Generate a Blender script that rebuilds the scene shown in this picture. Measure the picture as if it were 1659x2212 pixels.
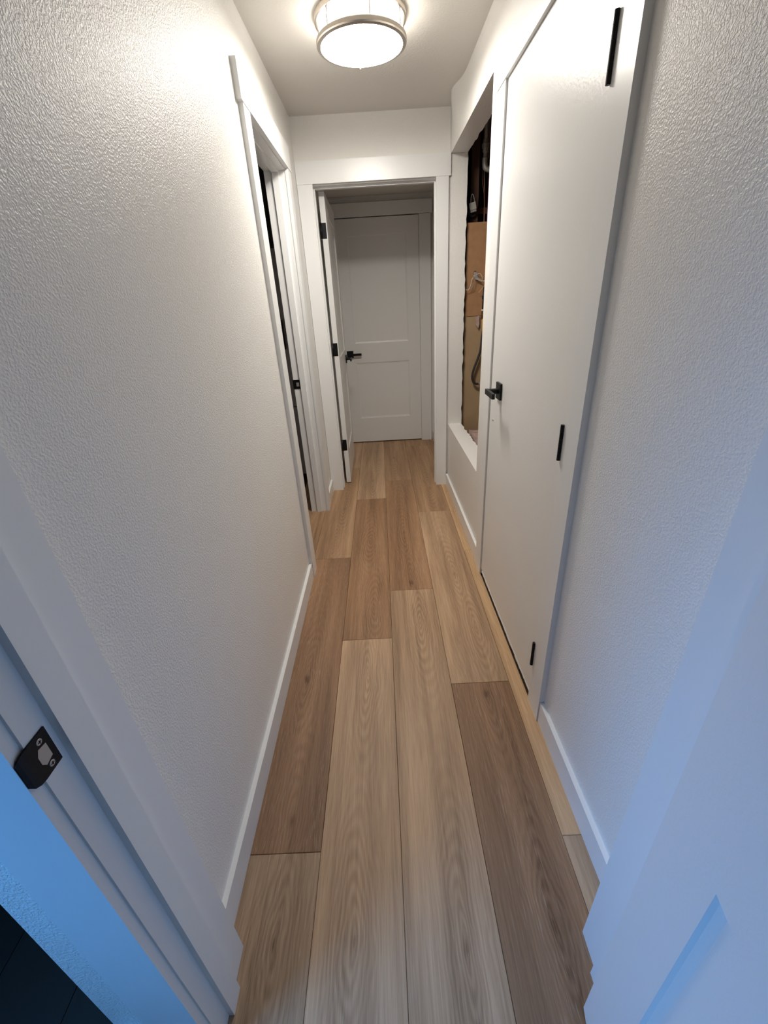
import bpy, bmesh, math, random
from mathutils import Vector, Matrix
random.seed(7)
for o in list(bpy.data.objects): bpy.data.objects.remove(o)
scn = bpy.context.scene
col = scn.collection

# ------------------------------------------------------------------ camera
CAM_H = 1.3866
cd = bpy.data.cameras.new('camera')
cd.sensor_fit = 'HORIZONTAL'; cd.sensor_width = 36.0
cd.lens = 929.04 / 1659 * 36.0
cd.clip_start = 0.02
cam = bpy.data.objects.new('camera', cd)
rx = (0.99846246, -0.01352481, -0.05375675)
fw = (-0.01166206, 0.89682032, -0.44224123)
up = (0.05419138, 0.44218819, 0.8952837)
cam.matrix_world = Matrix(((rx[0], up[0], -fw[0], 0), (rx[1], up[1], -fw[1], 0),
                           (rx[2], up[2], -fw[2], CAM_H), (0, 0, 0, 1)))
col.objects.link(cam)
scn.camera = cam

# ------------------------------------------------------------------ world, light, exposure
w = bpy.data.worlds.new('world'); scn.world = w; w.use_nodes = True
w.node_tree.nodes['Background'].inputs[0].default_value = (0.25, 0.45, 0.9, 1)
w.node_tree.nodes['Background'].inputs[1].default_value = 0.05
scn.view_settings.view_transform = 'Standard'
scn.view_settings.look = 'None'
scn.view_settings.exposure = 1.68
scn.view_settings.gamma = 1.0
scn.view_settings.use_curve_mapping = False
LAMP = 24.0          # radiance of the hall lamp's diffuser
DAY = 2.6           # watts of daylight through the bedroom window
al = bpy.data.lights.new('window_daylight', 'AREA')
al.shape = 'RECTANGLE'; al.size = 0.75; al.size_y = 0.8; al.energy = DAY; al.color = (0.13, 0.43, 1.0); al.spread = math.radians(72)
alo = bpy.data.objects.new('window_daylight', al)
alo.location = (-1.76, -0.42, 1.35)
alo.rotation_euler = Vector((1.0, 0.50, -0.66)).to_track_quat('-Z', 'Y').to_euler()
col.objects.link(alo)

# ------------------------------------------------------------------ materials
def new_mat(name):
    m = bpy.data.materials.new(name); m.use_nodes = True
    nt = m.node_tree; return m, nt, nt.nodes['Principled BSDF']

def N(nt, t, **kw):
    n = nt.nodes.new(t)
    for k, v in kw.items(): setattr(n, k, v)
    return n

def simple(name, c, rough=0.5, metal=0.0, spec=0.5, bump=0.0, scale=60.0, var=0.0, emit=0.0):
    m, nt, b = new_mat(name)
    b.inputs['Base Color'].default_value = (*c, 1)
    b.inputs['Roughness'].default_value = rough
    b.inputs['Metallic'].default_value = metal
    b.inputs['Specular IOR Level'].default_value = spec
    if bump or var:
        tc = N(nt, 'ShaderNodeTexCoord')
        nz = N(nt, 'ShaderNodeTexNoise'); nz.inputs['Scale'].default_value = scale; nz.inputs['Detail'].default_value = 3
        nt.links.new(tc.outputs['Object'], nz.inputs['Vector'])
        if bump:
            bp = N(nt, 'ShaderNodeBump'); bp.inputs['Strength'].default_value = bump; bp.inputs['Distance'].default_value = 0.002
            nt.links.new(nz.outputs['Fac'], bp.inputs['Height']); nt.links.new(bp.outputs['Normal'], b.inputs['Normal'])
        if var:
            cr = N(nt, 'ShaderNodeMixRGB'); cr.inputs[1].default_value = (*[x * (1 - var) for x in c], 1)
            cr.inputs[2].default_value = (*[min(1, x * (1 + var)) for x in c], 1)
            nt.links.new(nz.outputs['Fac'], cr.inputs[0]); nt.links.new(cr.outputs[0], b.inputs['Base Color'])
    if emit:
        b.inputs['Emission Color'].default_value = (1.0, 0.945, 0.865, 1)
        b.inputs['Emission Strength'].default_value = emit
    return m

def paint_wall(name, c, rough, strength, dist, scale):
    """orange-peel sprayed drywall"""
    m, nt, b = new_mat(name)
    b.inputs['Base Color'].default_value = (*c, 1); b.inputs['Roughness'].default_value = rough
    b.inputs['Specular IOR Level'].default_value = 0.36
    tc = N(nt, 'ShaderNodeTexCoord')
    n1 = N(nt, 'ShaderNodeTexNoise'); n1.inputs['Scale'].default_value = scale; n1.inputs['Detail'].default_value = 2.0
    n2 = N(nt, 'ShaderNodeTexNoise'); n2.inputs['Scale'].default_value = scale * 0.35; n2.inputs['Detail'].default_value = 2.0
    ad = N(nt, 'ShaderNodeMath', operation='MULTIPLY_ADD'); ad.inputs[1].default_value = 0.6
    mr = N(nt, 'ShaderNodeMapRange'); mr.inputs['From Min'].default_value = 0.38; mr.inputs['From Max'].default_value = 0.66
    nt.links.new(tc.outputs['Object'], n1.inputs['Vector']); nt.links.new(tc.outputs['Object'], n2.inputs['Vector'])
    nt.links.new(n1.outputs['Fac'], mr.inputs['Value'])
    nt.links.new(n2.outputs['Fac'], ad.inputs[0]); nt.links.new(mr.outputs[0], ad.inputs[2])
    bp = N(nt, 'ShaderNodeBump'); bp.inputs['Strength'].default_value = strength; bp.inputs['Distance'].default_value = dist
    nt.links.new(ad.outputs[0], bp.inputs['Height']); nt.links.new(bp.outputs['Normal'], b.inputs['Normal'])
    return m

def wood_plank():
    """limed oak vinyl plank; each plank's tone is its object colour, its two knots are object properties"""
    m, nt, b = new_mat('oak_plank')
    L = nt.links.new
    def math_(op, a, bb=None, c=None):
        n = N(nt, 'ShaderNodeMath', operation=op)
        for i, v in enumerate((a, bb, c)):
            if v is None: continue
            if isinstance(v, (int, float)): n.inputs[i].default_value = v
            else: L(v, n.inputs[i])
        return n.outputs[0]
    tc = N(nt, 'ShaderNodeTexCoord'); oi = N(nt, 'ShaderNodeObjectInfo')
    off = N(nt, 'ShaderNodeCombineXYZ'); r7 = math_('MULTIPLY', oi.outputs['Random'], 37.0); L(r7, off.inputs[2])
    va = N(nt, 'ShaderNodeVectorMath', operation='ADD'); L(tc.outputs['Object'], va.inputs[0]); L(off.outputs[0], va.inputs[1])
    P = va.outputs[0]
    sp = N(nt, 'ShaderNodeSeparateXYZ'); L(tc.outputs['Object'], sp.inputs[0])
    def noise(sx, sy, detail=2.0, rough=0.5, dist=0.0):
        mp = N(nt, 'ShaderNodeMapping'); mp.inputs['Scale'].default_value = (sx, sy, 1.0); L(P, mp.inputs['Vector'])
        n = N(nt, 'ShaderNodeTexNoise'); n.inputs['Scale'].default_value = 1.0; n.inputs['Detail'].default_value = detail
        n.inputs['Roughness'].default_value = rough; n.inputs['Distortion'].default_value = dist
        L(mp.outputs[0], n.inputs['Vector']); return n.outputs['Fac']
    wob = math_('MULTIPLY', math_('SUBTRACT', noise(9, 2.4, 3, 0.55), 0.5), 0.075)
    wob2 = math_('MULTIPLY', math_('SUBTRACT', noise(40, 9, 2), 0.5), 0.012)
    X = math_('ADD', math_('ADD', sp.outputs[0], wob), wob2); Y = sp.outputs[1]
    phis = []; cores = []
    for nm in ('knot_a', 'knot_b'):
        at = N(nt, 'ShaderNodeAttribute', attribute_type='OBJECT', attribute_name=nm)
        s2 = N(nt, 'ShaderNodeSeparateXYZ'); L(at.outputs['Vector'], s2.inputs[0])
        dx = math_('SUBTRACT', X, s2.outputs[0]); dy = math_('SUBTRACT', Y, s2.outputs[1])
        d2 = math_('ADD', math_('MULTIPLY', dx, dx), math_('MULTIPLY', math_('MULTIPLY', dy, dy), 0.028))
        phis.append(math_('SQRT', d2))
        e2 = math_('SQRT', math_('ADD', math_('MULTIPLY', dx, dx), math_('MULTIPLY', math_('MULTIPLY', dy, dy), 0.22)))
        core = N(nt, 'ShaderNodeMapRange'); core.inputs['From Min'].default_value = 0.002; core.inputs['From Max'].default_value = 0.016
        core.inputs['To Min'].default_value = 1; core.inputs['To Max'].default_value = 0
        L(e2, core.inputs['Value'])
        cores.append(math_('MULTIPLY', core.outputs[0], s2.outputs[2]))
    phi = math_('MINIMUM', phis[0], phis[1])
    ring = math_('SINE', math_('MULTIPLY', math_('POWER', phi, 0.8), 430.0))
    ring = math_('MULTIPLY_ADD', ring, 0.5, 0.5)
    fade = N(nt, 'ShaderNodeMapRange'); fade.inputs['From Min'].default_value = 0.02; fade.inputs['From Max'].default_value = 0.085
    fade.inputs['To Min'].default_value = 1.0; fade.inputs['To Max'].default_value = 0.22; L(phi, fade.inputs['Value'])
    patch = noise(14, 1.6, 2)
    ring = math_('MULTIPLY', math_('MULTIPLY', ring, fade.outputs[0]), math_('MULTIPLY_ADD', patch, 1.3, 0.0))
    fibre = noise(330, 7, 3, 0.6)
    broad = noise(17, 0.8, 3, 0.55, 0.4)
    pores = N(nt, 'ShaderNodeMapRange'); pores.inputs['From Min'].default_value = 0.58; pores.inputs['From Max'].default_value = 0.72
    L(noise(430, 22, 1), pores.inputs['Value'])
    # value
    v = math_('ADD', 0.60, math_('MULTIPLY', ring, -0.34))
    v = math_('ADD', v, math_('MULTIPLY', math_('SUBTRACT', broad, 0.5), 1.5))
    v = math_('ADD', v, math_('MULTIPLY', math_('SUBTRACT', fibre, 0.5), 0.75))
    v = math_('ADD', v, math_('MULTIPLY', math_('ADD', cores[0], cores[1]), -0.55))
    ramp = N(nt, 'ShaderNodeValToRGB')
    ramp.color_ramp.elements[0].position = 0.0; ramp.color_ramp.elements[0].color = (0.40, 0.34, 0.29, 1)
    ramp.color_ramp.elements[1].position = 1.0; ramp.color_ramp.elements[1].color = (1.28, 1.27, 1.25, 1)
    L(v, ramp.inputs[0])
    mx = N(nt, 'ShaderNodeMixRGB', blend_type='MULTIPLY'); mx.inputs[0].default_value = 1
    L(oi.outputs['Color'], mx.inputs[1]); L(ramp.outputs[0], mx.inputs[2])
    mp = N(nt, 'ShaderNodeMixRGB'); mp.inputs[2].default_value = (0.55, 0.43, 0.31, 1)
    L(math_('MULTIPLY', pores.outputs[0], math_('MULTIPLY_ADD', patch, 0.9, -0.18)), mp.inputs[0])
    L(mx.outputs[0], mp.inputs[1]); L(mp.outputs[0], b.inputs['Base Color'])
    b.inputs['Roughness'].default_value = 0.5
    b.inputs['Specular IOR Level'].default_value = 0.38
    bp = N(nt, 'ShaderNodeBump'); bp.inputs['Strength'].default_value = 0.35; bp.inputs['Distance'].default_value = 0.0008
    L(fibre, bp.inputs['Height']); L(bp.outputs['Normal'], b.inputs['Normal'])
    return m

M_WALL = paint_wall('sprayed_wall_paint', (0.89, 0.872, 0.838), 0.38, 0.55, 0.0012, 235)
M_CEIL = paint_wall('ceiling_paint', (0.79, 0.765, 0.715), 0.55, 0.35, 0.0012, 110)
M_TRIM = simple('white_trim_paint', (0.885, 0.89, 0.885), 0.30, bump=0.04, scale=45)
M_DOOR = simple('white_door_paint', (0.88, 0.88, 0.87), 0.32, spec=0.4, bump=0.16, scale=140)
M_BLACK = simple('matte_black_metal', (0.012, 0.012, 0.013), 0.42, 0.6)
M_STEEL = simple('bare_steel', (0.55, 0.53, 0.50), 0.42, 0.8)
M_NICKEL = simple('brushed_nickel', (0.60, 0.55, 0.49), 0.33, 1.0)
M_LAMP = simple('lit_acrylic_lens', (0.9, 0.9, 0.86), 0.5, emit=LAMP)
M_DRUM = simple('lit_acrylic_drum', (0.9, 0.9, 0.86), 0.5, emit=LAMP * 0.15)
M_PLANK = wood_plank()
M_SUB = simple('dark_underlay', (0.09, 0.062, 0.04), 0.9)
M_FLOORSHADE = simple('shaded_floor', (0.030, 0.019, 0.012), 0.55, var=0.4, scale=9)  # near-black colour carries the shade of the unlit closet floor
M_DARKROOM = simple('bare_old_framing', (0.11, 0.058, 0.038), 0.85, var=0.35, scale=14)
M_REDWOOD = simple('reddish_lumber', (0.16, 0.07, 0.045), 0.8, var=0.3, scale=20)
M_BOARD = simple('brown_hardboard', (0.37, 0.20, 0.095), 0.75, var=0.22, scale=22)
M_TAN = simple('tan_drywall_paper', (0.40, 0.28, 0.16), 0.85, var=0.15, scale=8)
M_GYP = simple('raw_gypsum_edge', (0.55, 0.52, 0.48), 0.95, bump=0.8, scale=120)
M_GALV = simple('galvanised_pipe', (0.50, 0.49, 0.46), 0.5, 0.5, var=0.25, scale=40)
M_IRON = simple('black_iron_pipe', (0.03, 0.03, 0.035), 0.45, 0.5)
M_RUBBER = simple('dark_rubber_hose', (0.035, 0.03, 0.032), 0.5)
M_YELLOW = simple('yellow_gas_tubing', (0.62, 0.34, 0.03), 0.45)
M_BRASS = simple('brass_fitting', (0.30, 0.17, 0.09), 0.4, 0.9)
M_WIREW = simple('white_wire', (0.70, 0.66, 0.58), 0.5)
M_WIREG = simple('grey_cable', (0.30, 0.30, 0.31), 0.5)
M_WIREO = simple('copper_wire', (0.62, 0.36, 0.16), 0.4, 0.6)
M_WIREB = simple('tan_cable', (0.32, 0.20, 0.11), 0.6)
M_WIREP = simple('violet_cable', (0.10, 0.03, 0.10), 0.5)
M_INSUL = simple('pink_grey_insulation', (0.46, 0.33, 0.29), 0.95, bump=0.9, scale=50, var=0.25)
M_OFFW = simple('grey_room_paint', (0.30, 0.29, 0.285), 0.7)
M_CAB = simple('grey_cabinet_paint', (0.48, 0.46, 0.455), 0.5)

# ------------------------------------------------------------------ geometry helpers
XL, XR, YE, ZC = -0.459, 0.4999, 3.285, 2.3734
SLR = -0.0067
def rmap(v):   # the right hand wall runs a little out of parallel
    return Vector((v.x + SLR * (v.y - 2.0), v.y, v.z))
def splay(s):  # the near door frame leans slightly outward
    return lambda v: Vector((v.x + s * 0.019 * v.z, v.y, v.z))

def link(name, bm, mat, parent=None, loc=None, smooth=False, fn=None, bevel=0.0, segs=1):
    if bevel:
        bmesh.ops.bevel(bm, geom=[e for e in bm.edges if len(e.link_faces) == 2 and e.calc_face_angle(0) > 0.5],
                        offset=bevel, segments=segs, affect='EDGES', profile=0.5, clamp_overlap=True)
    if fn:
        for v in bm.verts: v.co = fn(v.co)
    bmesh.ops.recalc_face_normals(bm, faces=bm.faces)
    base = Vector((0, 0, 0))
    if parent is not None: base = world_loc(parent)
    if loc is None: loc = base
    loc = Vector(loc)
    for v in bm.verts: v.co -= loc
    me = bpy.data.meshes.new(name); bm.to_mesh(me); bm.free()
    me.materials.append(mat)
    if smooth:
        for p in me.polygons: p.use_smooth = True
    o = bpy.data.objects.new(name, me); col.objects.link(o)
    if parent is not None: o.parent = parent
    o.location = loc - base
    return o

def world_loc(o):
    l = Vector(o.location)
    while o.parent is not None:
        o = o.parent; l += Vector(o.location)
    return l

def tag(o, label=None, cat=None, group=None, kind=None):
    if label: o['label'] = label
    if cat: o['category'] = cat
    if group: o['group'] = group
    if kind: o['kind'] = kind
    return o

def empty(name, loc=(0, 0, 0)):
    o = bpy.data.objects.new(name, None); o.location = loc; o.empty_display_size = 0.1
    col.objects.link(o); return o

def box(bm, x0, x1, y0, y1, z0, z1):
    vs = [bm.verts.new((x, y, z)) for x in (x0, x1) for y in (y0, y1) for z in (z0, z1)]
    for f in ((0, 1, 3, 2), (4, 6, 7, 5), (0, 4, 5, 1), (2, 3, 7, 6), (0, 2, 6, 4), (1, 5, 7, 3)):
        bm.faces.new([vs[i] for i in f])

def boxes(*bs):
    bm = bmesh.new()
    for b in bs: box(bm, *b)
    return bm

def prism(bm, pts, a, b, axis='z'):
    """extrude a 2D outline; axis z: pts are (x,y); axis y: pts are (x,z); axis x: pts are (y,z)"""
    mk = {'z': lambda p, t: (p[0], p[1], t), 'y': lambda p, t: (p[0], t, p[1]), 'x': lambda p, t: (t, p[0], p[1])}[axis]
    A = [bm.verts.new(mk(p, a)) for p in pts]; B = [bm.verts.new(mk(p, b)) for p in pts]
    n = len(pts)
    bm.faces.new(A); bm.faces.new(B[::-1])
    for i in range(n): bm.faces.new((A[i], B[i], B[(i + 1) % n], A[(i + 1) % n]))

def tube(bm, pts, r, n=10, cap=True):
    pts = [Vector(p) for p in pts]; rings = []
    prev = None
    for i, p in enumerate(pts):
        d = (pts[min(i + 1, len(pts) - 1)] - pts[max(i - 1, 0)]).normalized()
        if prev is None:
            ref = Vector((0, 0, 1)) if abs(d.z) < 0.9 else Vector((1, 0, 0))
            a = d.cross(ref).normalized()
        else:
            a = (prev - d * prev.dot(d)).normalized()
        prev = a; b = d.cross(a)
        rr = r[i] if isinstance(r, (list, tuple)) else r
        rings.append([bm.verts.new(p + (a * math.cos(t) + b * math.sin(t)) * rr) for t in [2 * math.pi * k / n for k in range(n)]])
    for q, s in zip(rings, rings[1:]):
        for k in range(n): bm.faces.new((q[k], q[(k + 1) % n], s[(k + 1) % n], s[k]))
    if cap: bm.faces.new(rings[0][::-1]); bm.faces.new(rings[-1])

def smooth_pts(pts, n=6):
    """Catmull-Rom through the points"""
    P = [Vector(p) for p in pts]; P = [P[0]] + P + [P[-1]]; out = []
    for i in range(1, len(P) - 2):
        for k in range(n):
            t = k / n; a, b, c, d = P[i - 1], P[i], P[i + 1], P[i + 2]
            out.append(0.5 * ((2 * b) + (c - a) * t + (2 * a - 5 * b + 4 * c - d) * t * t + (3 * b - a - 3 * c + d) * t ** 3))
    out.append(P[-2]); return out

def lathe(bm, prof, c=(0, 0, 0), n=64, axis='z'):
    rings = []
    for r, z in prof:
        ring = []
        for k in range(n):
            a = 2 * math.pi * k / n; u, v = r * math.cos(a), r * math.sin(a)
            p = {'z': (u, v, z), 'y': (u, z, v), 'x': (z, u, v)}[axis]
            ring.append(bm.verts.new((c[0] + p[0], c[1] + p[1], c[2] + p[2])))
        rings.append(ring)
    for q, s in zip(rings, rings[1:]):
        for k in range(n): bm.faces.new((q[k], q[(k + 1) % n], s[(k + 1) % n], s[k]))
    return rings

# ------------------------------------------------------------------ floor and planks
bm = boxes((-0.6, 2.0, -2.6, 0.33, -0.05, -0.0125), (-1.6, 1.3, 0.33, 5.0, -0.05, -0.0125), (-1.9, -0.6, -2.6, 0.33, -0.05, -0.0125))
floor = link('floor', bm, M_SUB)
tag(floor, 'limed oak plank floor running down the hallway', 'floor', kind='structure')
SEAM = [-1.149, -0.923, -0.697, -0.4705, -0.2440, -0.0170, 0.2105, 0.4400, 0.666, 0.893]
PL = 1.548
END = {0: 0.12, 1: 0.95, 2: 0.40, 3: 0.667, 4: -0.040, 5: 0.316, 6: 1.232 - PL, 7: 0.681, 8: 0.2, 9: 1.0}   # one butt joint per column
KP = 1.6
LIGHT, TAN, MID, BROWN, DARK, GREY = (0.350, 0.236, 0.148), (0.43, 0.288, 0.168), (0.300, 0.188, 0.108), (0.250, 0.145, 0.080), (0.220, 0.128, 0.072), (0.30, 0.208, 0.134)
TONE = {(3, 0): DARK, (3, 1): MID, (3, -1): GREY, (4, 0): LIGHT, (4, 1): BROWN, (4, 2): LIGHT, (5, 0): LIGHT, (5, 1): BROWN, (5, 2): MID, (5, -1): GREY,
        (6, 1): LIGHT, (6, 0): DARK, (6, 2): MID, (7, 0): TAN, (7, 1): TAN, (7, -1): GREY, (2, 1): MID}
KNOT = {(3, 0): [(-0.372, 1.292, 1), (-0.349, 0.75, .8)], (4, 0): [(-0.146, 0.474, .5), (-0.13, 1.30, 0)], (5, 0): [(0.124, 1.60, .1), (0.132, 0.455, .6)],
        (6, 0): [(0.333, 1.175, .9), (0.355, 0.487, .5)], (3, -1): [(-0.332, 0.476, .5), (-0.2, -0.6, 0)], (5, 1): [(0.104, 1.928, 1), (0.09, 2.492, .5)],
        (6, 1): [(0.373, 1.55, .1), (0.345, 1.985, .4)], (4, 1): [(-0.099, 1.72, .1), (-0.13, 2.4, .1)], (3, 1): [(-0.325, 2.9, .3), (-0.36, 2.40, 0)]}
for c in range(2, 9):
    for k in range(-2, 4):
        y0 = END[c] + k * PL; y1 = y0 + PL
        ya, yb = max(y0, -0.75), min(y1, 4.62)
        xa, xb = SEAM[c], SEAM[c + 1]
        if c == 2: ya = max(ya, 1.95); yb = min(yb, 4.62)
        if c == 7: yb = min(yb, 4.62)
        if c == 8: continue
        if yb - ya < 0.08: continue
        if c == 2 and ya > 3.6: continue
        g = 0.0005
        bm = boxes((xa + g, xb - g, ya + g, yb - g, -0.012, 0.0))
        if c == 7 and k == 0:       # scribed to the wall line, leaving the joint under the closet door open
            for v in bm.verts:
                if v.co.x > xb - 0.01: v.co.x = 0.4999 - 0.0128 - 0.0067 * (v.co.y - 2.0)
        bmesh.ops.bevel(bm, geom=[e for e in bm.edges if all(v.co.z > -0.001 for v in e.verts)], offset=0.0011, segments=1, affect='EDGES')
        ctr = ((xa + xb) / 2, (y0 + y1) / 2, 0)
        o = link('plank', bm, M_PLANK, floor, loc=ctr)
        t = TONE.get((c, k)) or random.choice([LIGHT, MID, TAN])
        o.color = (*[KP * q for q in t], 1)
        kn = KNOT.get((c, k)) or [(ctr[0] + random.uniform(-.06, .06), ctr[1] + random.uniform(-.6, -.1), .4), (ctr[0] + random.uniform(-.06, .06), ctr[1] + random.uniform(.1, .6), .3)]
        for nm, q in zip(('knot_a', 'knot_b'), kn):
            o[nm] = [q[0] - ctr[0], q[1] - ctr[1], float(q[2])]

# ------------------------------------------------------------------ walls
ZD = 2.045       # door openings
Y_RM, Y_HALL = 0.325, 0.457      # the two faces of the wall with the near doorway
def struct(name, bm, mat, label, **kw):
    return tag(link(name, bm, mat, **kw), label, 'wall' if name.startswith('wall') else name.split('_')[0], kind='structure')

WT = 0.115
bm = boxes((XL - WT, XL, Y_HALL, 2.105, 0, ZC), (XL - WT, XL, 2.895, 3.40, 0, ZC), (XL - WT, XL, 2.105, 2.895, ZD + 0.02, ZC))
struct('wall_left', bm, M_WALL, 'off-white sprayed hallway wall with the open doorway in it')
# wall the camera's doorway sits in
bm = boxes((-0.602, -0.422, Y_RM, Y_HALL, 0, ZC), (0.422, 1.9, Y_RM, Y_HALL, 0, ZC), (-0.602, 1.9, Y_RM, Y_HALL, ZD + 0.02, ZC))
def near_fn(v): return Vector((v.x + (0.019 if v.x > 0 else -0.019) * min(v.z, 2.06) * (1 if abs(v.x) < 0.7 else 0), v.y, v.z))
struct('wall_near', bm, M_WALL, 'wall around the nearest doorway, seen edge-on', fn=near_fn)

# right wall: solid runs, the sill block and returns of the recess with broken inner edges, bulge at the ceiling
YN1, YN2, ZN0, ZN1, XN = 2.244, 3.279, 0.4987, 2.155, 0.602
bm = boxes((XR, XR + 0.1, Y_HALL, 1.10, 0, ZC), (XR, XR + 0.1, 1.10, 2.02, ZD + 0.02, ZC), (XR, XR + 0.1, 2.02, YN1, 0, ZC))
rnd = random.Random(3)
def jag(a, b, n, amp, base=XN):
    return [(base + rnd.uniform(-amp, amp), a + (b - a) * i / n) for i in range(n + 1)]
prism(bm, [(XR, YN1), (XR, YN2)] + jag(YN2, YN1, 34, 0.0065), 0, ZN0, 'z')          # below the recess
prism(bm, [(XR, ZC), (XR, 0.0)] + jag(0.0, ZN1, 70, 0.0035) + [(XN, ZC)], YN2, 3.40, 'y')   # far return
# above the recess, with the bulge
pts_y = [YN1 + (YN2 - YN1) * i / 30 for i in range(31)]
pts_z = [ZN1, 2.18, 2.21, 2.24, 2.27, 2.30, 2.33, 2.355, ZC]
def bulge(y, z):
    return 0.036 * math.exp(-((y - 3.05) / 0.11) ** 2) * min(1, max(0, (z - 2.19) / 0.12))
G = [[bm.verts.new((XR - bulge(y, z), y, z)) for z in pts_z] for y in pts_y]
for i in range(30):
    for j in range(len(pts_z) - 1):
        bm.faces.new((G[i][j], G[i + 1][j], G[i + 1][j + 1], G[i][j + 1]))
back = [bm.verts.new((XN + rnd.uniform(-0.004, 0.004), y, ZN1)) for y in pts_y]
for i in range(30): bm.faces.new((G[i][0], back[i], back[i + 1], G[i + 1][0]))
backt = [bm.verts.new((XN, y, ZC)) for y in pts_y]
for i in range(30): bm.faces.new((back[i], backt[i], backt[i + 1], back[i + 1]))
for i in (0, 30): bm.faces.new([G[i][j] for j in range(len(pts_z))] + [backt[i], back[i]])
struct('wall_right', bm, M_WALL, 'off-white sprayed wall with a cut-out recess beside the closet door', fn=rmap)

EL, ER = -0.362, 0.400
bm = boxes((XL - 0.001, EL - 0.025, YE, 3.40, 0, ZC), (ER + 0.025, XR - 0.010, YE, 3.40, 0, ZC), (EL - 0.025, ER + 0.025, YE, 3.40, ZD + 0.025, ZC))
struct('wall_end', bm, M_WALL, 'end wall of the hallway above and around the far doorway')
bm = boxes((-0.75, 0.75, 0.30, 3.40, ZC, ZC + 0.05)); struct('ceiling', bm, M_CEIL, 'pale ceiling with the round flush lamp')

# little lobby beyond the far doorway
YF = 4.56; ZF = 2.20
struct('wall_lobby_left', boxes((-0.53, -0.42, 3.40, YF + .1, 0, ZF)), M_WALL, 'dim left wall behind the open door leaf')
struct('wall_lobby_right', boxes((0.535, 0.64, 3.40, YF + .1, 0, ZF)), M_WALL, 'dim narrow right wall beside the closed door')
struct('wall_lobby_far', boxes((-0.53, -0.378, YF, YF + .1, 0, ZF), (0.408, 0.535, YF, YF + .1, 0, ZF), (-0.378, 0.408, YF, YF + .1, ZD + .008, ZF), (-0.378, 0.408, YF + .06, YF + .1, 0, ZD + .008)), M_WALL, 'dim wall around the closed two-panel door, with an added light block behind it')  # last box is added behind the leaf to block a light leak
struct('ceiling_lobby', boxes((-0.53, 0.64, 3.40, YF + .1, ZF, ZF + .05)), M_CEIL, 'low dim ceiling beyond the far doorway')

# bedroom behind the camera (only its daylight is seen), the closet and the room behind the left wall
bm = boxes((-1.9, -1.8, -2.6, -0.92, 0, ZC), (-1.9, -1.8, 0.08, 0.95, 0, ZC), (-1.9, -1.8, -0.92, 0.08, 0, 0.85), (-1.9, -1.8, -0.92, 0.08, 1.9, ZC))
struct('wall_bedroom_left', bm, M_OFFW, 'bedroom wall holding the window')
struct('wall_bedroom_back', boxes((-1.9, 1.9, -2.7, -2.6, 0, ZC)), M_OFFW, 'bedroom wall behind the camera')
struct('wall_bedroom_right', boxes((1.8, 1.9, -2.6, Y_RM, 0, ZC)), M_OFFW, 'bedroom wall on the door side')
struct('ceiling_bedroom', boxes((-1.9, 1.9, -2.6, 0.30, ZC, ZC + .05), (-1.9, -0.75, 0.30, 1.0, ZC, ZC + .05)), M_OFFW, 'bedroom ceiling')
win = empty('window_1', (-1.85, -0.42, 0.85)); tag(win, 'bedroom window letting in blue daylight', 'window', kind='structure')
link('window_frame', boxes((-1.87, -1.81, -.92, -.88, .85, 1.9), (-1.87, -1.81, .04, .08, .85, 1.9), (-1.87, -1.81, -.88, .04, .85, .89), (-1.87, -1.81, -.88, .04, 1.86, 1.9)), M_TRIM, win, bevel=.003)
gl = simple('window_glass', (0.9, 0.95, 1.0), 0.02); gl.node_tree.nodes['Principled BSDF'].inputs['Transmission Weight'].default_value = 1.0
link('pane', boxes((-1.848, -1.842, -.88, .04, .89, 1.86)), gl, win)
bm = boxes((-1.8, -0.602, 0.95, 1.0, 0, ZC), (-0.602, -0.574, 0.457, 1.0, 0, ZC))
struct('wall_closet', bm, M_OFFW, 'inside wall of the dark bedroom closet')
# closet floor boards, with the closet's shade put into their dark colour
fl = tag(empty('floor_closet', (-1.1, 0.6, 0)), 'closet floor beside the nearest door frame, shade put into its dark colour', 'floor', kind='structure')
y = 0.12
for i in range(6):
    link('plank', boxes((-1.78 + 0.2 * i, -1.582 + 0.2 * i, 0.12, 0.948, -0.012, 0.001)) if i < 5 else boxes((-0.78, -0.604, 0.12, 0.948, -0.012, 0.001)), M_FLOORSHADE, fl, bevel=0.0012)
bm = boxes((-1.3, -1.2, 1.9, 4.7, 0, ZC), (-1.2, -0.574, 1.9, 2.0, 0, ZC), (-1.2, -0.574, 4.6, 4.7, 0, ZC), (-1.2, -.575, 2.0, 4.6, ZC - .02, ZC + .02), (-.574, -.53, 3.40, 4.6, 0, ZC))
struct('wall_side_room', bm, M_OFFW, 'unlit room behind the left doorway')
struct('baseboard_side_room', boxes((-1.2, -.60, 4.585, 4.6, 0, .1)), M_TRIM, 'baseboard in the unlit room')

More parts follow.
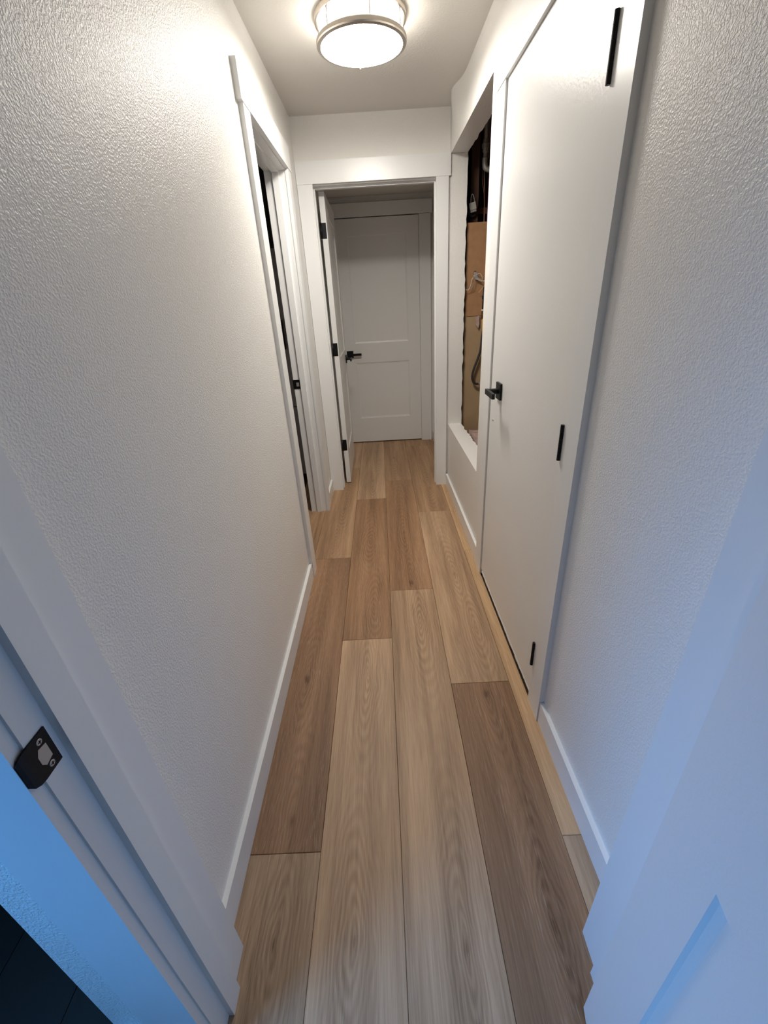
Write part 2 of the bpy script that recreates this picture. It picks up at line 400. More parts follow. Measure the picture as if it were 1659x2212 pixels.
# service cavity behind the recess
bm = boxes((1.25, 1.3, 1.0, 4.0, 0, ZC + .3), (0.61, 1.25, 3.95, 4.0, 0, ZC + .3), (0.61, 1.25, 2.06, 2.09, 0, ZC + .3), (0.645, 1.25, 2.0, 4.0, ZC + .25, ZC + .3),
           (0.645, 1.25, 2.09, 3.95, -0.01, 0.28), (0.65, 0.69, 3.40, 3.95, 0, ZC + .3), (0.60, 0.65, 3.40, 4.0, 0, ZC + .3))
cav = struct('wall_cavity', bm, M_DARKROOM, 'dark bare framing inside the recess')
def part(name, bm, mat, parent, **kw): return link(name, bm, mat, parent, **kw)
part('stud', boxes((0.655, 0.690, 3.62, 3.70, 0.3, 2.5)), M_DARKROOM, cav)
part('stud', boxes((0.735, 0.770, 3.78, 3.86, 0.3, 2.5)), M_REDWOOD, cav)
part('stud', boxes((0.80, 0.85, 3.70, 3.79, 0.3, 2.5)), M_REDWOOD, cav)
part('block', boxes((0.655, 0.672, 3.46, 3.54, 2.125, 2.5)), M_REDWOOD, cav, bevel=.003)
part('ledge', boxes((0.70, 0.86, 3.50, 3.60, 1.87, 1.905)), M_REDWOOD, cav, bevel=.003)
bd = link('hardboard_sheet', boxes((0.606, 1.2, 3.312, 3.322, 1.249, 1.802)), M_BOARD, loc=(0.8, 3.317, 1.249))
tag(bd, 'brown hardboard sheet with a dark disc in place of a cable hole, upper back of the recess', 'panel')
part('hole_shade', (lambda b: (lathe(b, [(0.0, -.0012), (0.009, -.0012), (0.009, .0)], (0.667, 3.3115, 1.519), 16, 'y'), b)[1])(bmesh.new()), M_SUB, bd)  # dark disc on the uncut sheet, standing in for shade inside the hole
td = link('drywall_sheet', boxes((0.606, 1.2, 3.314, 3.326, 0.38, 1.246)), M_TAN, loc=(0.8, 3.32, 0.43))
tag(td, 'tan paper-faced drywall sheet, lower back of the recess', 'panel')

# ------------------------------------------------------------------ baseboards
def baseboard(name, bm, label, fn=None):
    return tag(link(name, bm, M_TRIM, bevel=0.0015, fn=fn), label, 'baseboard', kind='structure')
BH, BT = 0.093, 0.0145
baseboard('baseboard_left', boxes((XL, XL + BT, 0.475, 2.024, 0, BH)), 'white baseboard along the long left wall')
baseboard('baseboard_left_short', boxes((XL, XL + BT, 2.972, YE - .019, 0, BH)), 'short white baseboard stub in the far left corner')
baseboard('baseboard_right', boxes((XR - BT, XR, 0.475, 1.047, 0, BH)), 'white baseboard between the closet casing and the nearest door frame', rmap)
baseboard('baseboard_right_far', boxes((XR - BT, XR, 2.085, YE - .019, 0, BH)), 'white baseboard under the recess', rmap)
baseboard('baseboard_bedroom', boxes((-0.618, -0.515, Y_RM - BT, Y_RM, 0, BH), (-0.618, -0.604, Y_RM, 0.6, 0, BH)), 'blue-lit white baseboard wrapping the wall corner by the closet')
baseboard('baseboard_lobby_right', boxes((0.52, 0.535, 3.42, YF - .02, 0, BH)), 'dim baseboard beside the closed far door')

# ------------------------------------------------------------------ door trim
def trim(name, label, loc):
    return tag(empty(name, loc), label, 'door frame', kind='structure')
T = 0.018
# far doorway
t1 = trim('trim_1', 'white casing and jambs around the far doorway', (0, YE, 0))
part('side_casing', boxes((-0.457, EL, YE - T, YE, 0, ZD)), M_TRIM, t1, bevel=.0015)
part('side_casing', boxes((ER, 0.478, YE - T, YE, 0, ZD)), M_TRIM, t1, bevel=.0015)
part('head_casing', boxes((-0.4575, 0.490, YE - T - .003, YE, ZD, 2.158)), M_TRIM, t1, bevel=.0015)
part('jamb', boxes((EL - .024, EL - .005, YE, 3.40, 0, ZD - .006)), M_TRIM, t1, bevel=.001)
part('jamb', boxes((ER + .005, ER + .024, YE, 3.40, 0, ZD - .006)), M_TRIM, t1, bevel=.001)
part('head_jamb', boxes((EL - .024, ER + .024, YE, 3.40, ZD - .006, ZD + .013)), M_TRIM, t1, bevel=.001)
part('door_stop', boxes((EL - .005, EL + .006, 3.32, 3.355, 0, ZD - .017)), M_TRIM, t1, bevel=.001)
part('door_stop', boxes((ER - .006, ER + .005, 3.32, 3.355, 0, ZD - .017)), M_TRIM, t1, bevel=.001)
part('door_stop', boxes((EL - .005, ER + .005, 3.32, 3.355, ZD - .017, ZD - .006)), M_TRIM, t1, bevel=.001)
# left doorway
Y1, Y2 = 2.1234, 2.885
t2 = trim('trim_2', 'white casing and jambs around the open left doorway', (XL, 2.5, 0))
part('side_casing', boxes((XL, XL + T, 2.027, Y1, 0, ZD)), M_TRIM, t2, bevel=.0015)
part('side_casing', boxes((XL, XL + T, Y2, 2.970, 0, ZD)), M_TRIM, t2, bevel=.0015)
part('head_casing', boxes((XL, XL + T + .003, 2.002, 2.978, ZD, 2.157)), M_TRIM, t2, bevel=.0015)
part('jamb', boxes((XL - WT, XL, Y1 - .018, Y1 - .002, 0, ZD - .006)), M_TRIM, t2, bevel=.001)
fj = part('jamb', boxes((XL - WT, XL, Y2 + .003, Y2 + .012, 0, ZD - .006)), M_TRIM, t2, bevel=.001)
part('head_jamb', boxes((XL - WT, XL, Y1 - .018, Y2 + .012, ZD - .006, ZD + .013)), M_TRIM, t2, bevel=.001)
part('door_stop', boxes((XL - .071, XL - .036, Y2 - .009, Y2 + .003, 0, ZD - .017)), M_TRIM, t2, bevel=.001)
part('door_stop', boxes((XL - .071, XL - .036, Y1 - .002, Y2 + .003, ZD - .017, ZD - .006)), M_TRIM, t2, bevel=.001)
part('door_stop', boxes((XL - .071, XL - .036, Y1 - .002, Y1 + .009, 0, ZD - .017)), M_TRIM, t2, bevel=.001)
sp = part('strike_plate', boxes((XL - WT - .004, XL - .068, Y2 + .0006, Y2 + .003, 0.893, 0.951)), M_BLACK, t2, bevel=.0008)
part('latch_hole', boxes((XL - .098, XL - .080, Y2 + .0001, Y2 + .001, 0.910, 0.934)), M_STEEL, t2)
# closet doorway on the right
C1, C2, C1o, C2o = 1.141, 1.980, 1.0495, 2.088
t3 = trim('trim_3', 'white flat casing around the closed closet door', (XR, 1.56, 0))
part('side_casing', boxes((XR - T, XR, C1o, C1 + .004, 0, ZD)), M_TRIM, t3, bevel=.0015, fn=rmap)
part('side_casing', boxes((XR - T, XR, C2, C2o, 0, ZD)), M_TRIM, t3, bevel=.0015, fn=rmap)
part('head_casing', boxes((XR - T - .003, XR, C1o - .02, C2o + .012, ZD, 2.158)), M_TRIM, t3, bevel=.0015, fn=rmap)
part('jamb', boxes((XR - .001, XR + .1, C1 - .020, C1 - .004, 0, ZD + .012)), M_TRIM, t3, bevel=.001, fn=rmap)
part('jamb', boxes((XR - .001, XR + .1, C2 + .006, C2 + .022, 0, ZD + .012)), M_TRIM, t3, bevel=.001, fn=rmap)
part('head_jamb', boxes((XR - .001, XR + .1, C1 - .020, C2 + .022, ZD + .006, ZD + .018)), M_TRIM, t3, bevel=.001, fn=rmap)
part('door_stop', boxes((XR + .042, XR + .06, C1 - .004, C2 + .006, ZD - .008, ZD + .006)), M_TRIM, t3, fn=rmap)
part('strike_plate', boxes((XR - .003, XR + .03, C2 + .003, C2 + .007, 0.86, 0.885)), M_STEEL, t3, fn=rmap)
struct('wall_closet_right', boxes((1.2, 1.25, 1.0, 2.06, 0, ZC), (.62, 1.2, 1.0, 1.05, 0, ZC)), M_OFFW, 'inside of the closed closet')
# near doorway: jambs, stops and casings both sides
JX = 0.4075
t4 = trim('trim_4', 'white casing, jambs and stops of the nearest doorway', (0, 0.4, 0))
for s in (-1, 1):
    def bx(x0, x1, *r, s=s): return (min(s * x0, s * x1), max(s * x0, s * x1), *r)
    F = splay(s)
    part('side_casing', boxes(bx(JX + .0022, JX + (.046 if s < 0 else .085), Y_HALL, Y_HALL + T, 0, ZD)), M_TRIM, t4, bevel=.003, segs=2, fn=F)
    part('jamb', boxes(bx(JX + .002, JX + .02, Y_RM - .001, Y_HALL, 0, ZD)), M_TRIM, t4, bevel=.003, segs=2, fn=F)
    part('door_stop', boxes(bx(JX - .010, JX + .002, 0.362, 0.405, 0, ZD - .01)), M_TRIM, t4, bevel=.003, segs=2, fn=F)
    part('side_casing', boxes(bx(JX + .006, JX + .106, Y_RM - T, Y_RM, 0, ZD)), M_TRIM, t4, bevel=.003, segs=2, fn=F)
part('head_jamb', boxes((-.47, .47, Y_RM, Y_HALL, ZD, ZD + .02)), M_TRIM, t4)
part('head_casing', boxes((-.56, .56, Y_RM - T, Y_RM, ZD, 2.15)), M_TRIM, t4)
# strike plate with its curled lip on the left jamb of the near doorway
bm = bmesh.new()
zs0, zs1 = 0.896, 0.953; xp = -JX - 0.002
prof = [(0.3525, 0.0), (0.325, 0.0), (0.317, -.0004), (0.311, -.0018), (0.3075, -.0040)]
th = 0.0024
rows = []
for i, (yy, dx) in enumerate(prof):
    inset = (0, 0, 0.001, 0.004, 0.010)[i]
    rows.append([(xp + dx, yy, zs0 + inset), (xp + dx, yy, zs1 - inset)])
F = splay(-1)
vs = [[bm.verts.new((p[0] + d, p[1], p[2])) for p in r for d in (0.0001, th)] for r in rows]
for a, b in zip(vs, vs[1:]):
    for q in ((0, 1), (1, 3), (3, 2), (2, 0)): bm.faces.new((a[q[0]], a[q[1]], b[q[1]], b[q[0]]))
bm.faces.new((vs[0][0], vs[0][1], vs[0][3], vs[0][2])); bm.faces.new((vs[-1][0], vs[-1][1], vs[-1][3], vs[-1][2]))
stk = part('strike_plate', bm, M_BLACK, t4, fn=F); stk['label'] = 'black strike plate with a curled lip'
for zz in (0.943, 0.905):
    bm = bmesh.new(); lathe(bm, [(0.0, .0006), (.0036, .0006), (.0042, 0.0)], (xp + th, 0.339, zz), 16, 'x')
    part('screw', bm, M_STEEL, stk, fn=F)
    part('screw_slot', boxes((xp + th + .0002, xp + th + .0009, 0.3366, 0.3414, zz - .0006, zz + .0006), (xp + th + .0002, xp + th + .0009, 0.3384, 0.3396, zz - .0024, zz + .0024)), M_BLACK, stk, fn=F)
bm = bmesh.new()
prism(bm, [(0.3445, .9345), (0.3445, .9135), (0.333, .9105), (0.3285, .917), (0.3285, .929), (0.333, .9365)], xp + th - .0004, xp + th + .0003, 'x')
part('latch_hole', bm, M_STEEL, stk, fn=F)

# ------------------------------------------------------------------ doors
def panel_door(name, label, W, H, th, panels, loc, rot, kind='structure'):
    """leaf in local coords: hinge edge at x=0, runs to x=W; faces at y=0 (front) and y=th"""
    root = empty(name, loc); root.rotation_euler = (0, 0, rot)
    tag(root, label, 'door', kind=kind)
    xs = sorted({0, W} | {p[0] for p in panels} | {p[1] for p in panels})
    zs = sorted({0, H} | {p[2] for p in panels} | {p[3] for p in panels})
    def is_panel(x, z): return any(p[0] <= x <= p[1] and p[2] <= z <= p[3] for p in panels)
    bm = bmesh.new()
    for i in range(len(xs) - 1):
        for j in range(len(zs) - 1):
            if not is_panel((xs[i] + xs[i + 1]) / 2, (zs[j] + zs[j + 1]) / 2):
                box(bm, xs[i], xs[i + 1], 0, th, zs[j], zs[j + 1])
    bmesh.ops.remove_doubles(bm, verts=bm.verts, dist=1e-5)
    dup = {}
    for f in bm.faces: dup.setdefault(tuple(sorted(v.index for v in f.verts)) if False else tuple(round(c, 4) for c in f.calc_center_median()), []).append(f)
    bmesh.ops.delete(bm, geom=[f for fs in dup.values() if len(fs) > 1 for f in fs], context='FACES_ONLY')
    loc_link('leaf', bm, M_DOOR, root)
    for (x0, x1, z0, z1) in panels:
        bm = bmesh.new(); g = 0.016; dpt = 0.009
        for yy, s in ((0, 1), (th, -1)):
            o = [bm.verts.new(q) for q in ((x0, yy, z0), (x1, yy, z0), (x1, yy, z1), (x0, yy, z1))]
            a = [bm.verts.new(q) for q in ((x0 + .004, yy + s * .005, z0 + .004), (x1 - .004, yy + s * .005, z0 + .004), (x1 - .004, yy + s * .005, z1 - .004), (x0 + .004, yy + s * .005, z1 - .004))]
            i_ = [bm.verts.new(q) for q in ((x0 + g, yy + s * dpt, z0 + g), (x1 - g, yy + s * dpt, z0 + g), (x1 - g, yy + s * dpt, z1 - g), (x0 + g, yy + s * dpt, z1 - g))]
            for A, B in ((o, a), (a, i_)):
                for k in range(4): bm.faces.new((A[k], A[(k + 1) % 4], B[(k + 1) % 4], B[k]))
            bm.faces.new(i_)
        loc_link('panel', bm, M_DOOR, root)
    return root

def loc_link(name, bm, mat, parent, bevel=0.0, smooth=False, label=None):
    """mesh given in the parent's own coordinates"""
    if bevel:
        bmesh.ops.bevel(bm, geom=[e for e in bm.edges if len(e.link_faces) == 2 and e.calc_face_angle(0) > 0.5], offset=bevel, segments=2, affect='EDGES', clamp_overlap=True)
    bmesh.ops.recalc_face_normals(bm, faces=bm.faces)
    me = bpy.data.meshes.new(name); bm.to_mesh(me); bm.free(); me.materials.append(mat)
    if smooth:
        for p in me.polygons: p.use_smooth = True
    o = bpy.data.objects.new(name, me); col.objects.link(o); o.parent = parent
    if label: o['label'] = label
    return o

def lever(parent, x, z, y_face, out, d):
    """square rosette and a flat bar lever; out = -1/+1 side of the leaf, d = direction of the bar along x"""
    f = lambda a, b: (min(y_face + out * a, y_face + out * b), max(y_face + out * a, y_face + out * b))
    h = loc_link('lever_handle', boxes((min(x - d * .010, x + d * .115), max(x - d * .010, x + d * .115), *f(.044, .056), z - .0105, z + .0105)), M_BLACK, parent, bevel=.0012)
    loc_link('rosette', boxes((x - .0325, x + .0325, *f(0, .0085), z - .0325, z + .0325)), M_BLACK, h, bevel=.001)
    bm = bmesh.new(); lathe(bm, [(.011, y_face + out * .006), (.011, y_face + out * .046)], (x, 0, z), 20, 'y'); loc_link('spindle', bm, M_BLACK, h, smooth=True)
    return h

def two_panels(W): return [(.115, W - .115, .255, .815), (.115, W - .115, .995, 1.905)]

# closed far door (door_3): hinged on the right, lever on the left
W3 = 0.762
d3 = panel_door('door_3', 'closed white two-panel door at the end, in the dim lobby', W3, 2.03, .035, two_panels(W3), (-0.363, YF - .012, .012), 0)
lever(d3, .062, .913 - .012, 0.0, -1, 1)
t5 = trim('trim_5', 'dim white casing around the closed far door', (0, YF, 0))
part('side_casing', boxes((0.407, 0.505, YF - .030, YF - .012, 0, ZD)), M_TRIM, t5, bevel=.0015)
part('side_casing', boxes((-0.42, -0.370, YF - .030, YF - .012, 0, ZD)), M_TRIM, t5, bevel=.0015)
part('head_casing', boxes((-0.42, 0.52, YF - .033, YF - .012, ZD + .003, 2.15)), M_TRIM, t5, bevel=.0015)
part('jamb', boxes((0.4005, 0.407, YF - .024, YF + .05, 0, ZD + .003)), M_TRIM, t5)
part('jamb', boxes((-0.370, -0.3645, YF - .024, YF + .05, 0, ZD + .003)), M_TRIM, t5)
# open leaf of the far doorway (door_2): hinged on the left jamb, swung 90 degrees into the lobby
W2 = 0.755
d2 = panel_door('door_2', 'white two-panel door standing open into the lobby with black hinges', W2, 2.022, .036, two_panels(W2), (-0.309, 3.406, .010), math.radians(90.4))
hd = lever(d2, W2 - .062, .915, 0.0, -1, -1)
for zc_ in (1.818, 1.072, 0.336):
    h = loc_link('hinge', boxes((-.0016, .0002, .006, .0365, zc_ - .055, zc_ + .035)), M_BLACK, d2, bevel=.0003)
    bm = bmesh.new(); lathe(bm, [(.0, zc_ - .055), (.0065, zc_ - .055), (.0065, zc_ + .035), (.0, zc_ + .035)], (-.006, .040, 0), 14); loc_link('knuckle', bm, M_BLACK, h, smooth=True)
    for q in (-.04, .02): 
        bm = bmesh.new(); lathe(bm, [(.0, -.0022), (.0034, -.0022), (.0036, -.0012)], (0, .021, zc_ + q), 12, 'x'); loc_link('screw', bm, M_BLACK, h)
# closet slab (door_1): flush, hinges on the near side
d1 = tag(empty('door_1', (XR, 1.56, 0)), 'closed flush white closet door with a black lever', 'door', kind='structure')
XF = XR - 0.010
bm = boxes((XF, XF + .035, C1 + .0065, C2 - .004, .034, ZD - .002))
part('leaf', bm, M_DOOR, d1, bevel=.0015, fn=rmap)
# split veneer and old paint along the bottom edge
bm = bmesh.new(); rr = random.Random(5)
for i in range(26):
    a = C1 + .02 + i * .0308; zt = .020 + rr.uniform(.0, .007)
    prism(bm, [(a, .015 + rr.uniform(0, .006)), (a + .031, .015 + rr.uniform(0, .006)), (a + .031, .0285), (a, .0285)], XF - .0012, XF + .006, 'x')
part('split_veneer', bm, M_DOOR, d1, fn=rmap)
for zz0, zz1 in ((1.747, 1.856), (.9545, 1.0565), (.1754, .279)):
    bm = bmesh.new(); n = 5
    for k in range(n):
        a = zz0 + (zz1 - zz0) * k / n; b = zz0 + (zz1 - zz0) * (k + 1) / n - .0006
        rings = lathe(bm, [(0, a), (.0052, a), (.0052, b), (0, b)], (XR - T - .0035, C1 + .0045, 0), 14)
    h = part('hinge', bm, M_BLACK, d1, fn=rmap)
    h['label'] = 'black hinge barrel with chipped white paint' if zz0 < 1.7 and zz0 < .5 else 'black hinge barrel'
# closet lever
zL, yL = 1.018, 1.832
h = part('lever_handle', boxes((XF - .060, XF - .048, yL - .108, yL + .012, zL - .0105, zL + .0105)), M_BLACK, d1, bevel=.001, fn=rmap)
part('button', boxes((XF - .058, XF - .050, yL + .012, yL + .022, zL - .004, zL + .004)), M_BLACK, h, bevel=.001, fn=rmap)
part('rosette', boxes((XF - .009, XF, yL - .033, yL + .033, zL - .033, zL + .033)), M_BLACK, h, bevel=.001, fn=rmap)
bm = bmesh.new(); lathe(bm, [(.0115, XF - .050), (.0115, XF - .004)], (0, yL, zL), 20, 'x'); part('spindle', bm, M_BLACK, h, smooth=True, fn=rmap)
bm = bmesh.new(); lathe(bm, [(.0, -.002), (.005, -.002), (.0055, 0)], (XF, 1.913, .875), 14, 'x'); part('screw', bm, M_STEEL, d1, fn=rmap)
# nearest door leaf (door_4), opened toward the camera
W4 = 0.755
d4 = panel_door('door_4', 'white two-panel door opened toward the viewer, lit blue by daylight', W4, 2.03, .036, [(.113, W4 - .113, .255, .755), (.113, W4 - .113, .945, 1.905)], (0.357, 0.350, .012), 0)
d4.rotation_euler = (Matrix.Rotation(0.012, 3, 'Y') @ Matrix.Rotation(math.radians(-90 - 11), 3, 'Z')).to_euler()
for zc_ in (1.80, 1.02, .22):
    h = loc_link('hinge', boxes((-.0015, .0002, .008, .034, zc_ - .045, zc_ + .045)), M_BLACK, d4)

# black lever and edge of furniture in the unlit room
cbt = tag(empty('tall_cabinet', (-0.9, 3.75, 0)), 'grey cabinet with a black handle just seen through the gap of the left doorway', 'cabinet')
part('body', boxes((-1.15, -0.66, 3.62, 3.95, 0.03, 1.76)), M_CAB, cbt, bevel=.003)
part('plinth', boxes((-1.14, -0.67, 3.64, 3.94, 0.0, 0.03)), M_SUB, cbt)
part('cabinet_door', boxes((-1.147, -0.663, 3.60, 3.62, 0.635, 1.755)), M_CAB, cbt, bevel=.002)
part('drawer_front', boxes((-1.147, -0.663, 3.60, 3.62, 0.035, 0.625)), M_CAB, cbt, bevel=.002)
part('handle', boxes((-0.748, -0.730, 3.565, 3.583, 1.08, 1.29), (-0.744, -0.734, 3.583, 3.60, 1.10, 1.115), (-0.744, -0.734, 3.583, 3.60, 1.255, 1.27)), M_BLACK, cbt, bevel=.002)

# ------------------------------------------------------------------ ceiling lamp
LX, LY = -0.008, 2.335
lamp = empty('ceiling_light', (LX, LY, ZC)); tag(lamp, 'round flush ceiling light with nickel rings and a glowing white drum', 'lamp')
def lz(name, prof, mat, n=96, **kw):
    bm = bmesh.new(); lathe(bm, prof, (LX, LY, 0), n); return part(name, bm, mat, lamp, smooth=kw.get('smooth', False))
ZB = 2.292
lz('mounting_pan', [(0, ZC - .001), (.176, ZC - .001), (.178, ZC - .004), (.178, ZC - .020), (.172, ZC - .022), (.0, ZC - .022)], M_NICKEL)
lz('drum_diffuser', [(.162, ZC - .0225), (.163, ZB + .010), (.160, ZB - .004)], M_DRUM, smooth=True)
lz('lens_diffuser', [(.160, ZB - .004), (.150, ZB - .0085), (.12, ZB - .012), (.06, ZB - .015), (.0005, ZB - .016)], M_LAMP, smooth=True)
lz('lower_ring', [(.1645, ZB + .010), (.176, ZB + .0095), (.1775, ZB + .007), (.1775, ZB - .004), (.175, ZB - .008), (.162, ZB - .010), (.1615, ZB - .006), (.1645, ZB + .010)], M_NICKEL)
for a in (12, 80, 168, 225, 282, 330):
    a = math.radians(a); bm = bmesh.new()
    tube(bm, [(LX + .171 * math.cos(a), LY + .171 * math.sin(a), ZC - .021), (LX + .171 * math.cos(a), LY + .171 * math.sin(a), ZB + .012)], .0026, 8)
    part('post', bm, M_NICKEL, lamp, smooth=True)
bm = bmesh.new(); lathe(bm, [(0, -.006), (.003, -.0055), (.0038, -.003), (.003, 0), (0, 0)], (LX - .012, LY + .165, ZB - .0095), 12); part('screw', bm, M_NICKEL, lamp)

# ------------------------------------------------------------------ things in the recess
def tubes(name, paths, mat, label, cat, r, loc=None, group=None, n=8):
    bm = bmesh.new()
    for p in paths: tube(bm, smooth_pts(p, 6), r, n)
    return tag(link(name, bm, mat, loc=loc or paths[0][0], smooth=True), label, cat, group)
# galvanised pipe with coupling and elbow
yp, xp2 = 3.36, 0.716
gp = empty('galvanised_pipe', (xp2, yp, 2.09)); tag(gp, 'grey galvanised pipe with coupling and elbow high in the recess', 'pipe')
bm = bmesh.new(); tube(bm, [(xp2, yp, 2.125), (xp2, yp, 2.60)], .0125, 14); part('pipe_run', bm, M_GALV, gp, smooth=True)
bm = bmesh.new(); lathe(bm, [(.0125, 2.168), (.018, 2.170), (.018, 2.186), (.0235, 2.190), (.0235, 2.210), (.018, 2.214), (.016, 2.232), (.0125, 2.234)], (xp2, yp, 0), 8); part('coupling', bm, M_GALV, gp)
bm = bmesh.new(); tube(bm, smooth_pts([(xp2, yp, 2.142), (xp2, yp, 2.11), (xp2 + .010, yp, 2.088), (xp2 + .05, yp, 2.078)]), .0175, 14); part('elbow', bm, M_GALV, gp, smooth=True)
tubes('grey_conduit', [[(.742, 3.40, 2.15), (.742, 3.40, 2.6)]], M_WIREG, 'thin grey conduit beside the galvanised pipe', 'conduit', .006)
# junction box hung by a loop of cable
jb = empty('junction_box', (.645, 3.36, 1.86)); tag(jb, 'silver metal junction box with a cable loop above the hardboard', 'electrical box')
def tilt(v):
    c = Vector((.645, 3.36, 1.89)); return c + Matrix.Rotation(math.radians(-14), 3, 'Y') @ (v - c)
part('box_body', boxes((.626, .664, 3.345, 3.375, 1.862, 1.912)), M_STEEL, jb, bevel=.002, fn=tilt)
part('cover_lip', boxes((.624, .666, 3.341, 3.345, 1.875, 1.914)), M_GALV, jb, bevel=.001, fn=tilt)
for dx in (.636, .655):
    bm = bmesh.new(); lathe(bm, [(0, -.0025), (.003, -.002), (.0033, 0)], (dx, 3.341, 1.884), 10, 'y'); part('screw', bm, M_STEEL, jb, fn=tilt)
bm = bmesh.new(); tube(bm, smooth_pts([(.633, 3.355, 1.91), (.633, 3.35, 1.94), (.640, 3.35, 1.958), (.648, 3.35, 1.95), (.657, 3.355, 1.925), (.660, 3.36, 1.908)]), .0028, 8); part('cable_loop', bm, M_WIREG, jb, smooth=True)
bm = bmesh.new(); lathe(bm, [(0, -.03), (.024, -.03), (.028, -.02), (.028, .03), (0, .03)], (.647, 3.40, 1.863), 20, 'y'); part('knockout_hub', bm, M_IRON, jb)
# hanging cables
tubes('tan_cable', [[(.685, 3.47, 2.5), (.690, 3.46, 2.2), (.700, 3.45, 2.0), (.692, 3.44, 1.88), (.688, 3.44, 1.72)]], M_WIREB, 'tan cable hanging in the middle of the dark recess top', 'cable', .0035)
tubes('tan_cable', [[(.735, 3.47, 2.3), (.734, 3.46, 2.1), (.742, 3.45, 1.95), (.740, 3.44, 1.72)]], M_WIREB, 'tan cable hanging below the pipe elbow', 'cable', .003)
tubes('dark_red_cable', [[(.722, 3.46, 2.3), (.722, 3.45, 2.06), (.738, 3.44, 1.95), (.746, 3.43, 1.72)]], M_REDWOOD, 'dark red cable curving down behind the pipe', 'cable', .003)
tubes('violet_cable', [[(.764, 3.42, 2.3), (.757, 3.41, 2.0), (.752, 3.40, 1.72)]], M_WIREP, 'violet cable at the near edge of the recess top', 'cable', .003)
# bunch of cut cables out of the hole
cb = empty('cut_cable_bunch', (.667, 3.31, 1.515)); tag(cb, 'bunch of cut grey cables with loose white wires from the hardboard hole', 'cables')
bm = bmesh.new()
for k in range(3): tube(bm, smooth_pts([(.664 + .003 * k, 3.314, 1.519), (.662 + .006 * k, 3.296, 1.509), (.664 + .008 * k, 3.288, 1.488), (.672 + .012 * k, 3.286, 1.474)]), .0033, 8)
part('cable_sheath', bm, M_WIREG, cb, smooth=True)
for P_, m in (([(.672, 3.287, 1.478), (.690, 3.284, 1.468), (.71, 3.283, 1.462), (.735, 3.284, 1.468)], M_WIREW),
              ([(.668, 3.286, 1.48), (.69, 3.28, 1.474), (.715, 3.28, 1.463), (.74, 3.285, 1.458)], M_WIREW),
              ([(.676, 3.29, 1.505), (.695, 3.285, 1.508), (.709, 3.284, 1.492), (.712, 3.284, 1.470)], M_WIREW),
              ([(.66, 3.29, 1.50), (.642, 3.284, 1.474), (.634, 3.282, 1.438), (.620, 3.285, 1.415), (.605, 3.285, 1.417)], M_WIREW),
              ([(.665, 3.288, 1.478), (.656, 3.283, 1.450), (.645, 3.282, 1.428), (.632, 3.284, 1.420), (.626, 3.286, 1.428)], M_WIREG),
              ([(.735, 3.285, 1.437), (.720, 3.283, 1.424), (.705, 3.283, 1.408), (.690, 3.284, 1.394)], M_WIREO),
              ([(.67, 3.29, 1.485), (.655, 3.286, 1.492), (.640, 3.284, 1.490)], M_WIREO)):
    bm = bmesh.new(); tube(bm, smooth_pts(P_), .0016, 6); part('wire', bm, m, cb, smooth=True)
# gas pipe, valve, yellow tubing
gx, gy = .728, 3.288
ip = empty('black_gas_pipe', (gx, gy, 1.22)); tag(ip, 'black iron gas pipe with a pale ring and fitting, mid-height in the recess', 'pipe')
bm = bmesh.new(); tube(bm, [(gx + .002, gy, 1.28), (gx + .004, gy, 1.43)], .0105, 14); part('pipe_run', bm, M_IRON, ip, smooth=True)
bm = bmesh.new(); lathe(bm, [(.011, 1.352), (.015, 1.354), (.015, 1.372), (.011, 1.374)], (gx + .003, gy, 0), 8); part('coupling', bm, M_IRON, ip)
bm = bmesh.new(); lathe(bm, [(0, 1.280), (.0125, 1.280), (.0125, 1.290), (0, 1.290)], (gx, gy, 0), 16); part('ring', bm, M_WIREW, ip)
bm = bmesh.new(); lathe(bm, [(0, 1.225), (.011, 1.225), (.015, 1.232), (.015, 1.252), (.012, 1.258), (.012, 1.280), (0, 1.28)], (gx, gy, 0), 6); part('fitting', bm, M_BRASS, ip)
tubes('yellow_gas_tube', [[(.725, 3.272, 1.228), (.724, 3.262, 1.19), (.728, 3.255, 1.12), (.742, 3.255, 1.05)], [(.738, 3.265, 1.222), (.740, 3.262, 1.18), (.741, 3.26, 1.13), (.752, 3.26, 1.06)]], M_YELLOW,
      'yellow flexible gas tubing below the black pipe', 'hose', .0055, loc=(.73, 3.285, 1.06))
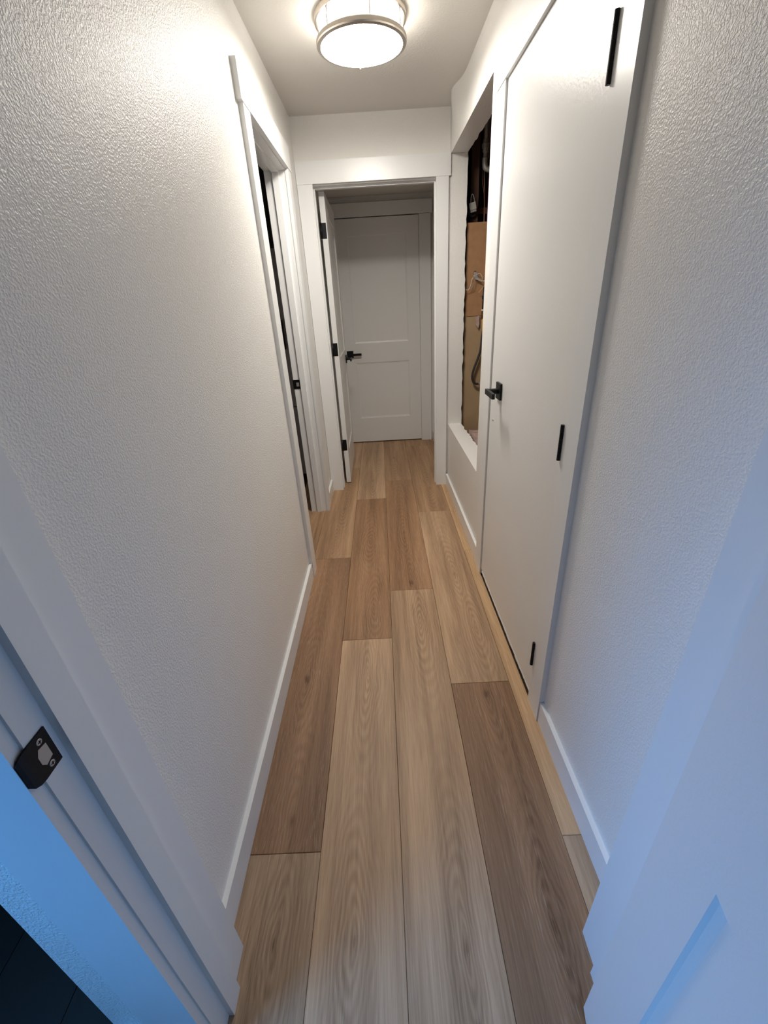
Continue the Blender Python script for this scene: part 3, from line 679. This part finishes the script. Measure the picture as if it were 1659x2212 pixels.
hs = empty('dark_drain_hose', (.70, 3.285, .79)); tag(hs, 'dark rubber hose curving down the drywall to a metal ferrule', 'hose')
bm = bmesh.new(); tube(bm, smooth_pts([(.735, 3.285, 1.18), (.727, 3.285, 1.10), (.720, 3.285, 1.02), (.700, 3.285, .955), (.681, 3.285, .905), (.668, 3.285, .850), (.674, 3.285, .812), (.695, 3.285, .789), (.719, 3.285, .788)]), .0085, 12); part('tubing', bm, M_RUBBER, hs, smooth=True)
bm = bmesh.new(); lathe(bm, [(.0086, .716), (.0105, .716), (.0105, .726), (.0086, .726)], (0, 3.285, .788), 14, 'x'); part('ferrule', bm, M_STEEL, hs)
bm = bmesh.new(); tube(bm, [(.724, 3.285, .788), (.78, 3.285, .789)], .0075, 12); part('tail', bm, M_RUBBER, hs, smooth=True)
bm = bmesh.new(); prism(bm, [(.683, 1.243), (.705, 1.250), (.708, 1.19), (.700, 1.168), (.682, 1.192)], 3.296, 3.311, 'y')
tag(link('wood_scrap', bm, M_INSUL, loc=(.69, 3.305, 1.19), bevel=.002), 'torn scrap of paper and plaster at the seam beside the gas fitting', 'scrap')
# batts of insulation on the cavity bottom
rr = random.Random(11)
for i, (yy, ww) in enumerate(((3.24, .10), (3.12, .10), (3.00, .10), (2.87, .115), (2.73, .115), (2.58, .13))):
    bm = boxes((.655, 1.0, yy - ww / 2, yy + ww / 2, .28, .440 + .008 * (i % 2)))
    bmesh.ops.subdivide_edges(bm, edges=bm.edges[:], cuts=4, use_grid_fill=True)
    for v in bm.verts:
        v.co += Vector((rr.uniform(-.006, .006), rr.uniform(-.005, .005), rr.uniform(-.008, .008) if v.co.z > .3 else 0))
    tag(link('insulation_batt', bm, M_INSUL, loc=(.83, yy, .28), smooth=True), ['pinkish insulation roll against the tan drywall', 'pinkish insulation roll second from the drywall', 'pinkish insulation roll third from the drywall', 'pinkish insulation roll fourth from the drywall', 'pinkish insulation roll fifth from the drywall', 'pinkish insulation roll nearest the closet'][i], 'insulation', 'insulation rolls in the recess')
